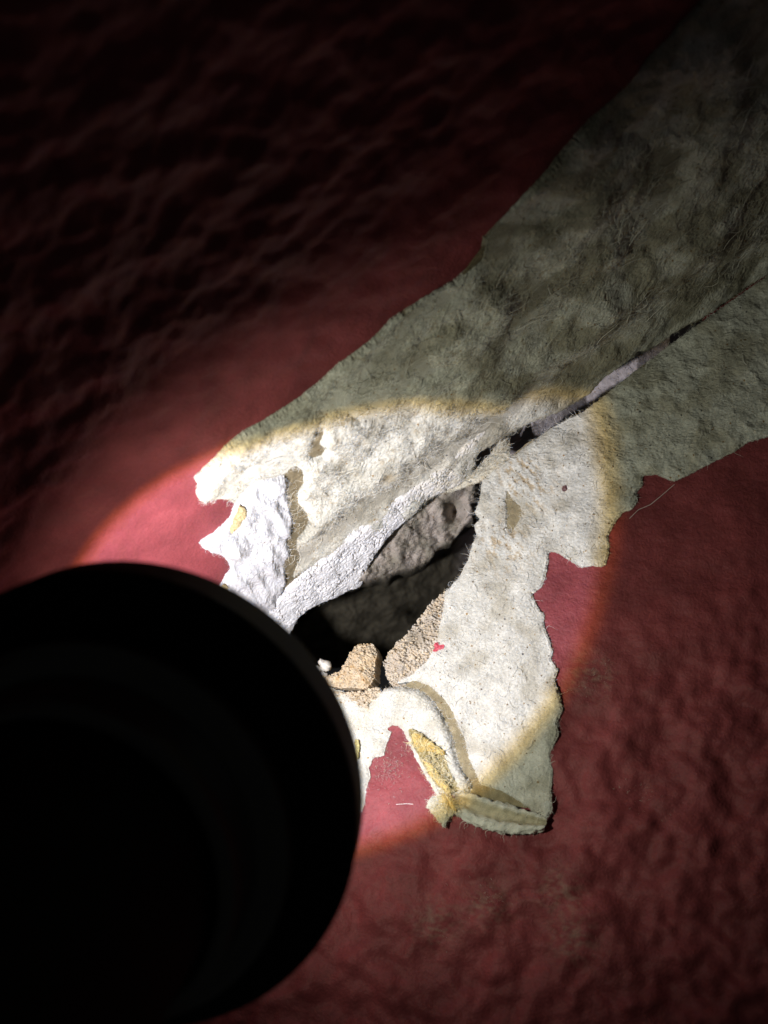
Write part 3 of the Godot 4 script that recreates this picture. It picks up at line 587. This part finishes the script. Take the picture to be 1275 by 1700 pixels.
# ------------------------------------------------------------------ the arched tongue of paper below the hole
func tongue():
	var t := thing("paper_tongue", "arched tongue of fluffy white paper with yellow splinters below the hole", "paper")
	var ridge: PackedVector2Array = mm_points([-89.3, 143.7, -66.7, 165.6, -58.7, 198.5, -64.1, 234.6, -70.2, 265.9])
	var face := sheet(L, mm_points([-147.9, 70.1, -134.8, 104.0, -120.6, 123.1, -108.7, 142.0, -87.0, 140.0, -69.5, 149.4, -55.9, 165.8, -52.9, 180.5, -53.6, 198.4, -56.0, 216.5, -60.3, 228.7, -64.8, 243.4, -66.9, 257.6, -66.4, 272.0, -74.7, 278.2, -91.8, 266.6, -100.3, 258.0, -101.2, 248.3, -100.2, 233.3, -98.8, 214.3, -96.8, 199.7, -94.6, 188.2, -96.6, 178.7, -103.0, 175.0, -108.6, 174.8, -105.5, 181.4, -111.8, 185.7, -118.1, 190.1, -123.5, 196.5, -133.9, 192.3, -142.7, 198.5, -146.3, 206.7, -156.1, 214.4, -162.7, 224.0, -171.2, 230.9, -187.4, 221.4, -177.2, 156.5, -156.1, 96.5]), 0.75, 1.2, 4.0,
		func(s, w, d):
			var near := 1e9
			for i in ridge.size() - 1: near = minf(near, Geometry2D.get_closest_point_to_segment(Vector2(s, w), ridge[i], ridge[i + 1]).distance_to(Vector2(s, w)))
			var h: float = 4.0 + 6.5 * exp(-near * near / 140.0) + 1.0 * n25.get_noise_2d(s + 60, w) + 0.9 * n9.get_noise_2d(s, w) + 0.6 * n3.get_noise_2d(s, w) + 0.4 * n1.get_noise_2d(s, w)
			return h * (1.0 - exp(-d / 3.0)),
		func(s, w, d): return Color(0.80, 0.80, 0.78).lerp(Color(0.70, 0.68, 0.61), clampf(0.5 + 0.6 * n25.get_noise_2d(s, w), 0, 1)))
	part("paper_face", face.mesh, M.paper, t)
	var tint := func(s, w, d): return Color(0.79, 0.78, 0.74) * rng.randf_range(0.85, 1.12)
	fuzz(face, "fuzz", 3600, Vector2(1.5, 5), 0.4, 0.035, func(s, w, d): return 1.0, tint, t)
	fuzz(face, "edge_fuzz", 420, Vector2(1.5, 7), 0.4, 0.022, func(s, w, d): return 1.0, tint, t, true)
	# yellow inner layers split open along the right leg
	var dark := sheet(L, mm_points([-89.2, 189.2, -84.2, 194.9, -78.8, 206.6, -75.3, 219.1, -74.0, 231.4, -75.7, 241.6, -78.7, 255.0, -76.9, 267.4, -83.9, 269.6, -91.4, 261.7, -96.1, 251.5, -96.1, 236.1, -94.8, 218.5, -94.1, 206.1]), 0.8, 0.8, 2.0,
		func(s, w, d): return 8.0 + 2.4 * n9.get_noise_2d(s, w) + 0.8 * n3.get_noise_2d(s, w), func(s, w, d): return Color(0.36, 0.29, 0.13).lerp(Color(0.60, 0.54, 0.36), clampf(0.4 + n3.get_noise_2d(s, w) + 0.6 * n9.get_noise_2d(s, w), 0, 1)))
	part("split_hollow", dark.mesh, M.paper, t)
	for poly in [mm_points([-89.2, 197.2, -83.9, 200.2, -79.8, 209.5, -75.8, 218.8, -72.5, 226.8, -71.4, 233.9, -76.9, 231.5, -81.9, 223.8, -87.1, 218.8, -92.2, 216.7, -92.5, 209.3]), mm_points([-93.2, 226.0, -89.5, 231.4, -87.7, 239.7, -86.6, 248.9, -85.8, 260.6, -87.6, 267.8, -92.1, 266.1, -93.5, 255.3, -95.0, 244.5, -95.2, 235.9]), mm_points([-96.3, 261.8, -92.4, 264.5, -91.5, 276.1, -92.0, 285.4, -95.2, 281.9, -96.7, 271.2])]:
		var sp := sheet(L, poly, 0.6, 0.9, 1.6, func(s, w, d): return 11.5 + 2.2 * (1.0 - exp(-d / 2.5)) + 1.8 * n9.get_noise_2d(s * 0.7, w) + 0.4 * n3.get_noise_2d(s, w), func(s, w, d): return Color(0.78, 0.63, 0.27).lerp(Color(0.66, 0.46, 0.15), clampf(0.5 + n9.get_noise_2d(s, w), 0, 1)))
		var y := part("yellow_splinter", sp.mesh, M.paper, t)
		fuzz(sp, "splinter_fuzz", 120, Vector2(4, 14), 0.4, 0.03, func(s, w, d): return 1.0, func(s, w, d): return Color(0.82, 0.72, 0.42) * rng.randf_range(0.8, 1.1), y)
	fuzz(dark, "shreds", 220, Vector2(3, 12), 0.6, 0.045, func(s, w, d): return 1.0, func(s, w, d): return Color(0.80, 0.74, 0.55) * rng.randf_range(0.7, 1.1), t, false, Rect2(), Vector2(-0.3, 0.9))
	# a tuft hanging off the foot of the tongue
	var tuft := sheet(L, mm_points([-105.4, 258.8, -98.3, 260.8, -91.9, 269.3, -89.9, 280.4, -97.1, 285.1, -105.1, 286.6, -111.3, 292.0, -112.1, 284.6, -113.7, 273.9, -115.2, 263.2]), 0.7, 1.4, 2.5,
		func(s, w, d): return 7.0 + 3.0 * (1.0 - exp(-d / 5.0)) + 1.4 * n9.get_noise_2d(s, w) + 0.6 * n3.get_noise_2d(s, w), func(s, w, d): return Color(0.78, 0.78, 0.70))
	var tf := part("paper_tuft", tuft.mesh, M.paper, t)
	fuzz(tuft, "tuft_fuzz", 400, Vector2(2, 7), 0.3, 0.03, func(s, w, d): return 1.0, func(s, w, d): return Color(0.74, 0.73, 0.66) * rng.randf_range(0.85, 1.1), tf)
	fuzz(tuft, "tuft_fuzz", 120, Vector2(2, 6), 0.3, 0.035, func(s, w, d): return 1.0, func(s, w, d): return Color(0.74, 0.73, 0.66), tf, true)

# ------------------------------------------------------------------ gypsum
func gravel(pl: int, sh: Dictionary, called: String, count: int, size: Vector2, tint: Callable, parent: Node):
	var shape := pebble(1.0, 0.75, 5, 5, 7)
	var put := []; var tries := 0
	while put.size() < count and tries < count * 20:
		tries += 1
		var s := rng.randf_range(sh.lo.x, sh.hi.x); var w := rng.randf_range(sh.lo.y, sh.hi.y)
		var u: float = (s - sh.lo.x) / sh.step; var v: float = (w - sh.lo.y) / sh.step
		if pick(sh.S, sh.nx, sh.ny, u, v) < 0.0: continue
		var h := pick(sh.H, sh.nx, sh.ny, u, v)
		var r := lerpf(size.x, size.y, pow(rng.randf(), 2.2)) * MM
		var b := Basis.from_euler(Vector3(rng.randf() * 6, rng.randf() * 6, rng.randf() * 6)).scaled(Vector3(r, r * rng.randf_range(0.6, 1.0), r * rng.randf_range(0.6, 1.2)))
		put.append(Transform3D(b, place(pl, s, w, h + r * 300.0)))
	scatter(called, shape, put, tint, M.gypsum, parent)

func pebble(r: float, rough: float, sd: int, rings := 10, segs := 14) -> ArrayMesh:
	var n := noise(0.9, sd, 3)
	var vs := PackedVector3Array(); var us := PackedVector2Array(); var co := PackedColorArray(); var ix := PackedInt32Array()
	for i in rings + 1:
		for j in segs + 1:
			var a := PI * i / rings; var b := TAU * (j % segs) / segs
			var d := Vector3(sin(a) * cos(b), cos(a), sin(a) * sin(b))
			vs.append(d * r * (1.0 + rough * n.get_noise_3d(d.x * 1.6, d.y * 1.6, d.z * 1.6) + rough * 0.3 * n.get_noise_3d(d.x * 6, d.y * 6, d.z * 6)))
			us.append(Vector2(j / float(segs), i / float(rings)) * 0.03 * r / MM / 10.0 if r < 0.5 else Vector2(j, i) * 0.004); co.append(Color.WHITE)
	for i in rings:
		for j in segs:
			var k := i * (segs + 1) + j
			ix.append_array([k, k + segs + 1, k + 1, k + 1, k + segs + 1, k + segs + 2])
	var st := SurfaceTool.new(); st.create_from(surface(vs, normals_of(vs), us, co, ix), 0)
	return st.commit()

func normals_of(vs: PackedVector3Array) -> PackedVector3Array:
	var n := PackedVector3Array()
	for v in vs: n.append(v.normalized())
	return n

func grain(s: float, w: float) -> Color:
	var a := 0.5 + 0.6 * n9.get_noise_2d(s * 0.6, w * 0.6 + 5); var b := 0.5 + 0.6 * n3.get_noise_2d(s, w)
	return Color(0.74, 0.66, 0.56).lerp(Color(0.66, 0.47, 0.26), clampf(a * 0.8, 0, 1)).lerp(Color(0.80, 0.76, 0.72), clampf(b * 0.5, 0, 1))

func crumbs():
	var facet := noise(1.0 / 15, 83, 1, FastNoiseLite.TYPE_CELLULAR); facet.cellular_return_type = FastNoiseLite.RETURN_DISTANCE
	var rough := func(s, w): return -5.0 * facet.get_noise_2d(s, w) - 2.5 + 1.4 * n9.get_noise_2d(s, w) + 1.2 * n3.get_noise_2d(s, w) + 0.5 * n1.get_noise_2d(s, w) - 1.6 * smoothstep(0.82, 1.0, -cell6.get_noise_2d(s * 1.3, w * 1.3))
	var sand := func(): return Color(0.76, 0.66, 0.53).lerp(Color(0.66, 0.50, 0.32), rng.randf() * rng.randf()) * rng.randf_range(0.85, 1.12)
	var t := thing("gypsum_ledge", "crumbling tan and grey gypsum edge on the right lip of the hole", "gypsum")
	var shadowed_at: Vector2 = Vector2(-36.2, 112.9)  # grey patch whose shadow is put into the ledge colour
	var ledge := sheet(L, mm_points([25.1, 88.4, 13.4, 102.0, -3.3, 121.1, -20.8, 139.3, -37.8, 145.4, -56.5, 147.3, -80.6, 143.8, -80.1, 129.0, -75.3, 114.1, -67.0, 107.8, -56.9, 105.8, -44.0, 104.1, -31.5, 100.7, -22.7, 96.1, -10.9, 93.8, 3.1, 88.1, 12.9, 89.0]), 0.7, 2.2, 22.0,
		func(s, w, d): return minf(d * 0.5 - 7.0, 0.5) + rough.call(s, w) * 1.5 - 1.2 * cell3.get_noise_2d(s * 0.8, w * 0.8), func(s, w, d): return grain(s, w).lerp(Color(0.52, 0.49, 0.47), 0.35 + 0.35 * n25.get_noise_2d(s, w + 40)).lerp(Color(0.30, 0.26, 0.20), 0.8 * exp(-(Vector2(s, w) - shadowed_at).length_squared() / 90.0)))
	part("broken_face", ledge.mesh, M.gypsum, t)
	gravel(L, ledge, "grit", 420, Vector2(0.3, 2.0), sand, t)
	t = thing("gypsum_block", "tan saddle shaped gypsum lump on the bottom lip of the hole", "gypsum")
	var block := sheet(L, mm_points([-138.5, 93.0, -132.2, 93.6, -125.0, 96.4, -117.9, 96.8, -112.3, 96.2, -107.8, 94.8, -102.9, 90.5, -97.1, 87.0, -90.3, 85.6, -83.5, 86.6, -74.1, 91.8, -73.3, 97.8, -75.6, 106.2, -81.1, 111.5, -86.0, 117.2, -90.0, 123.5, -96.4, 128.1, -102.8, 128.9, -110.5, 123.5, -120.4, 115.7, -129.4, 108.6, -134.1, 102.9]), 0.6, 1.2, 24.0,
		func(s, w, d): return 1.0 + 11.0 * (1.0 - exp(-d / 7.0)) + rough.call(s, w) * 1.2, func(s, w, d): return grain(s + 30, w).lerp(Color(0.72, 0.54, 0.32), 0.35).lerp(Color(0.50, 0.32, 0.14), 0.6 * smoothstep(0.1, 0.6, n9.get_noise_2d(s * 0.8 + 11, w * 0.8))))
	part("broken_face", block.mesh, M.gypsum, t)
	gravel(L, block, "grit", 150, Vector2(0.3, 1.4), sand, t)
	t = thing("gypsum_bed", "sandy crumbled gypsum just under the tan lump", "gypsum")
	var bed := sheet(L, mm_points([-149.2, 72.3, -145.4, 93.4, -140.5, 107.5, -125.1, 118.5, -108.0, 129.0, -92.8, 135.2, -92.0, 143.3, -100.3, 145.0, -108.3, 143.8, -113.8, 150.4, -117.4, 141.9, -122.4, 130.9, -132.8, 119.1, -151.6, 101.3, -160.2, 78.3]), 0.6, 1.5, 12.0,
		func(s, w, d): return 2.0 + 3.0 * (1.0 - exp(-d / 3.0)) + rough.call(s, w), func(s, w, d): return grain(s, w + 60))
	part("broken_face", bed.mesh, M.gypsum, t)
	gravel(L, bed, "grit", 320, Vector2(0.4, 2.0), sand, t)
	# loose white lumps beside the flashlight
	var k := 0
	for a in [[Vector2(-126.2, 84.8), 6.0, "roundest white gypsum crumb touching the tan lump's left foot"], [Vector2(-135.1, 82.3), 4.0, "small white gypsum crumb in the middle of the row by the flashlight"], [Vector2(-141.5, 76.9), 4.6, "white gypsum crumb second from the flashlight's edge"], [Vector2(-140.5, 83.9), 4.0, "white gypsum crumb lying below the row of crumbs"], [Vector2(-146.9, 60.7), 5.0, "white gypsum crumb nearest to the flashlight, half in the dark"], [Vector2(-133.7, 92.5), 4.6, "off-white gypsum crumb wedged under the roundest crumb"], [Vector2(-127.5, 78.4), 3.0, "tiny gypsum crumb perched on top of the row"]]:
		var p: Vector2 = a[0]
		var o := part("gypsum_crumb", pebble(a[1] * MM, 0.5, 60 + k), M.gypsum_lump)
		o.position = place(L, p.x, p.y, 2.0); o.rotation = Vector3(k, k * 2, k * 3)
		tag(o, a[2], "gypsum crumb", "loose crumbs on the hole's lip"); k += 1
	# the twisted strand that bridges the crack
	t = thing("paper_strand", "twisted cream paper strand bridging the crack at the top of the hole", "paper strand")
	var strand := sheet(L, mm_points([73.2, 0.0, 83.3, 4.4, 97.9, 8.7, 113.8, 13.3, 126.2, 11.8, 140.9, 11.2, 152.8, 9.3, 156.9, -0.3, 158.9, -9.1, 156.3, -12.0, 149.6, -11.2, 137.6, -6.7, 124.6, -3.1, 114.0, -0.9, 107.6, -5.0, 94.3, -3.3]), 0.6, 1.2, 3.0,
		func(s, w, d): return (3.0 + 4.0 * (1.0 - exp(-d / 3.0))) + 1.5 * n9.get_noise_2d(s * 0.35, w * 2.0) + 0.6 * n3.get_noise_2d(s * 0.6, w), func(s, w, d): return Color(0.78, 0.74, 0.64).lerp(Color(0.60, 0.48, 0.30), clampf(n9.get_noise_2d(s, w * 1.5), 0, 1)))
	part("twist", strand.mesh, M.paper, t)
	fuzz(strand, "fuzz", 500, Vector2(3, 10), 0.5, 0.04, func(s, w, d): return 1.0, func(s, w, d): return Color(0.80, 0.77, 0.68) * rng.randf_range(0.85, 1.1), t, false, Rect2(), Vector2(1.2, 0))

# ------------------------------------------------------------------ the flashlight
func lathe(prof: Array, at: Vector3, axis: Vector3, segs := 96) -> ArrayMesh:
	# prof: [distance behind the lens, radius]
	var x := axis.cross(Vector3.UP).normalized(); var y := x.cross(axis).normalized()
	var st := SurfaceTool.new(); st.begin(Mesh.PRIMITIVE_TRIANGLES); st.set_smooth_group(-1)
	for i in prof.size() - 1:
		for j in segs:
			var q := []
			for e in [[i, j], [i + 1, j], [i + 1, j + 1], [i, j + 1]]:
				var a: float = TAU * e[1] / segs
				q.append(at - axis * prof[e[0]][0] + (x * cos(a) + y * sin(a)) * prof[e[0]][1])
			for e in [0, 1, 2, 0, 2, 3]:
				st.add_vertex(q[e])
	st.generate_normals()
	return st.commit()

func flashlight(at: Vector3, axis: Vector3, lamp_at: Vector3, beam: Vector3):
	var t := thing("flashlight", "black flashlight seen from behind, its dark head filling the lower left", "flashlight")
	part("head", lathe([[-0.006, 0.138], [-0.008, 0.150], [-0.004, 0.154], [0.028, 0.1555], [0.033, 0.1572], [0.037, 0.1564], [0.040, 0.1530], [0.046, 0.138], [0.052, 0.126], [0.058, 0.122], [0.070, 0.120]], at, axis), M.rubber, t)
	part("collar", lathe([[0.070, 0.1185], [0.072, 0.123], [0.075, 0.125], [0.085, 0.125], [0.090, 0.119], [0.094, 0.108], [0.120, 0.100]], at, axis), M.black, t)
	part("neck_ring", lathe([[0.120, 0.099], [0.122, 0.104], [0.125, 0.106], [0.134, 0.106], [0.139, 0.102], [0.140, 0.098]], at, axis), M.black, t)
	part("barrel", lathe([[0.139, 0.094], [0.60, 0.094], [0.605, 0.090], [0.61, 0.0]], at, axis), M.rubber, t)
	part("front_plate", lathe([[-0.004, 0.141], [0.006, 0.130], [0.008, 0.0]], at, axis), M.rubber, t)
	part("lens_bezel", lathe([[0.006, 0.026], [-0.0005, 0.026], [-0.0005, 0.019], [0.004, 0.018]], lamp_at, beam, 48), M.black, t)
	part("lens", lathe([[0.001, 0.0], [0.001, 0.0185]], lamp_at, beam, 32), M.lens, t)

# ------------------------------------------------------------------ chips, threads and lint
func flake(poly: PackedVector2Array, pl: int, lift: float, thick: float, col: Color) -> ArrayMesh:
	return sheet(pl, poly, 0.6, 0.8, thick, func(s, w, d): return lift + 1.5 * (1.0 - exp(-d / 2.0)) + 1.0 * n9.get_noise_2d(s, w) + 0.4 * n3.get_noise_2d(s, w), func(s, w, d): return col * (1.0 + 0.3 * n3.get_noise_2d(s, w)))["mesh"]

func thread(pl: int, pts: PackedVector2Array, lift: float, r: float) -> ArrayMesh:
	var c := Curve3D.new()
	for i in pts.size():
		var q: Vector3 = place(pl, pts[i].x, pts[i].y, lift * (0.5 + 0.5 * sin(i * 2.0)))
		var pv: Vector3 = place(pl, pts[maxi(i - 1, 0)].x, pts[maxi(i - 1, 0)].y, lift); var nx: Vector3 = place(pl, pts[mini(i + 1, pts.size() - 1)].x, pts[mini(i + 1, pts.size() - 1)].y, lift)
		c.add_point(q, (pv - nx) / 6.0, (nx - pv) / 6.0)
	var b := c.get_baked_points()
	var st := SurfaceTool.new(); st.begin(Mesh.PRIMITIVE_TRIANGLES); st.set_smooth_group(0)
	var n := 40
	for i in n:
		var q := []
		for e in [i, i + 1]:
			var p := c.sample_baked(c.get_baked_length() * e / n); var p2 := c.sample_baked(minf(c.get_baked_length() * (e + 0.5) / n, c.get_baked_length()))
			var d := (p2 - p).normalized() if p2 != p else (p - c.sample_baked(c.get_baked_length() * (e - 0.5) / n)).normalized()
			var x: Vector3 = d.cross(out_of[pl]).normalized(); var y := d.cross(x)
			var ring := []
			for k in 5: ring.append(p + (x * cos(TAU * k / 5) + y * sin(TAU * k / 5)) * r * MM * (1.0 - 0.6 * absf(e / float(n) - 0.5)))
			q.append(ring)
		for k in 5:
			for e in [q[0][k], q[0][(k + 1) % 5], q[1][k], q[0][(k + 1) % 5], q[1][(k + 1) % 5], q[1][k]]: st.set_color(Color.WHITE); st.add_vertex(e)
	st.generate_normals()
	return st.commit()

func small_things():
	var o := part("paint_chip", flake(mm_points([-21.8, 131.7, -17.8, 132.3, -18.0, 136.0, -13.4, 139.2, -16.5, 141.7, -20.6, 140.2, -23.6, 140.3, -26.3, 137.7, -23.3, 135.2]), L, 5.0, 1.5, Color(0.50, 0.07, 0.10)), M.chip)
	tag(o, "small red paint chip stuck on the white paper right of the hole", "paint chip")
	o = part("paint_chip", flake(mm_points([176.3, 69.1, 180.1, 71.2, 178.9, 76.1, 174.1, 76.6, 173.2, 72.6]), L, 4.0, 1.2, Color(0.13, 0.06, 0.06)), M.chip)
	tag(o, "tiny dark red paint chip near the right side of the lit white paper", "paint chip")
	o = part("paper_shred", flake(mm_points([-94.6, 202.2, -92.7, 194.7, -93.9, 186.2, -101.4, 180.4, -105.3, 177.8, -110.9, 174.6, -117.4, 173.9, -116.7, 179.6, -111.2, 182.8, -107.0, 190.2, -101.9, 193.8]), U, 10.0, 2.0, Color(0.70, 0.57, 0.33)), M.paper)
	tag(o, "golden yellow paper shred under the tip of the upper flap", "paper shred", "yellow paper shreds")
	o = part("paper_shred", flake(mm_points([-158.0, 105.0, -156.3, 99.6, -160.6, 87.6, -168.3, 77.4, -169.1, 87.8, -165.3, 97.4]), U, 8.0, 2.0, Color(0.80, 0.64, 0.36)), M.paper)
	tag(o, "pale yellow paper shred on the plaster patch's edge touching the flashlight's outline", "paper shred", "yellow paper shreds")
	o = part("paper_shred", flake(mm_points([-139.9, 169.2, -135.6, 169.2, -139.6, 178.2, -146.2, 186.7, -148.3, 185.3]), L, 8.0, 2.0, Color(0.74, 0.66, 0.32)), M.paper)
	tag(o, "narrow yellow paper shred on the tongue's left leg beside the flashlight", "paper shred", "yellow paper shreds")
	var threads := [
		[mm_points([210.2, 138.1, 222.5, 136.2, 235.8, 138.1, 251.3, 136.9, 266.8, 135.7]), 0.22, "loose grey thread hanging below the ragged right edge"],
		[mm_points([-139.0, 244.3, -129.8, 249.9, -121.2, 256.4, -111.7, 261.4]), 0.25, "straight white thread lying at the foot of the red window"]]
	for a in threads:
		o = part("thread", thread(L, a[0], 3.0, a[1]), M.fibre); tag(o, a[2], "thread", "threads on the red wall")
	# lint caught on the lumps of the lower wall
	for a in [[Vector2(-123.1, 211.9), 24.0, 500, "white hairs stuck to the lit red window between the tongue's legs"], [Vector2(-165.1, 359.2), 26.0, 260, "pale lint patch on a wall lump below the flashlight's right edge"], [Vector2(-113.9, 371.8), 22.0, 150, "faint lint patch on the wall below the curled paper"], [Vector2(90.5, 252.4), 26.0, 70, "scattered pale lint on red wall right of the white sheet"], [Vector2(58.2, 367.2), 30.0, 60, "thin lint on the wall at the lower right of the curl"]]:
		var put := []; var c: Vector2 = a[0]
		for i in a[2]:
			var p: Vector2 = c + Vector2(rng.randfn(), rng.randfn()) * a[1] * 0.45
			var x: Vector3 = (along[L] * rng.randf_range(-1, 1) + away[L] * rng.randf_range(-1, 1) + out_of[L] * rng.randf_range(0, 0.5)).normalized()
			var z: Vector3 = x.cross(Vector3(0.2, 0.3, 0.9)).normalized()
			put.append(Transform3D(Basis(x, z.cross(x), z) * lerpf(0.0007, 0.003, pow(rng.randf(), 2.5)), place(L, p.x, p.y, rng.randf_range(-3.0, 2.5))))
		var q = scatter("lint", fibre_mesh(0.3, 0.2, 0.07, 3, 3), put, func(): return Color(0.62, 0.56, 0.50) * rng.randf_range(0.7, 1.1), M.fibre, self)
		tag(q, a[3], "lint", "lint on the red wall", "stuff")
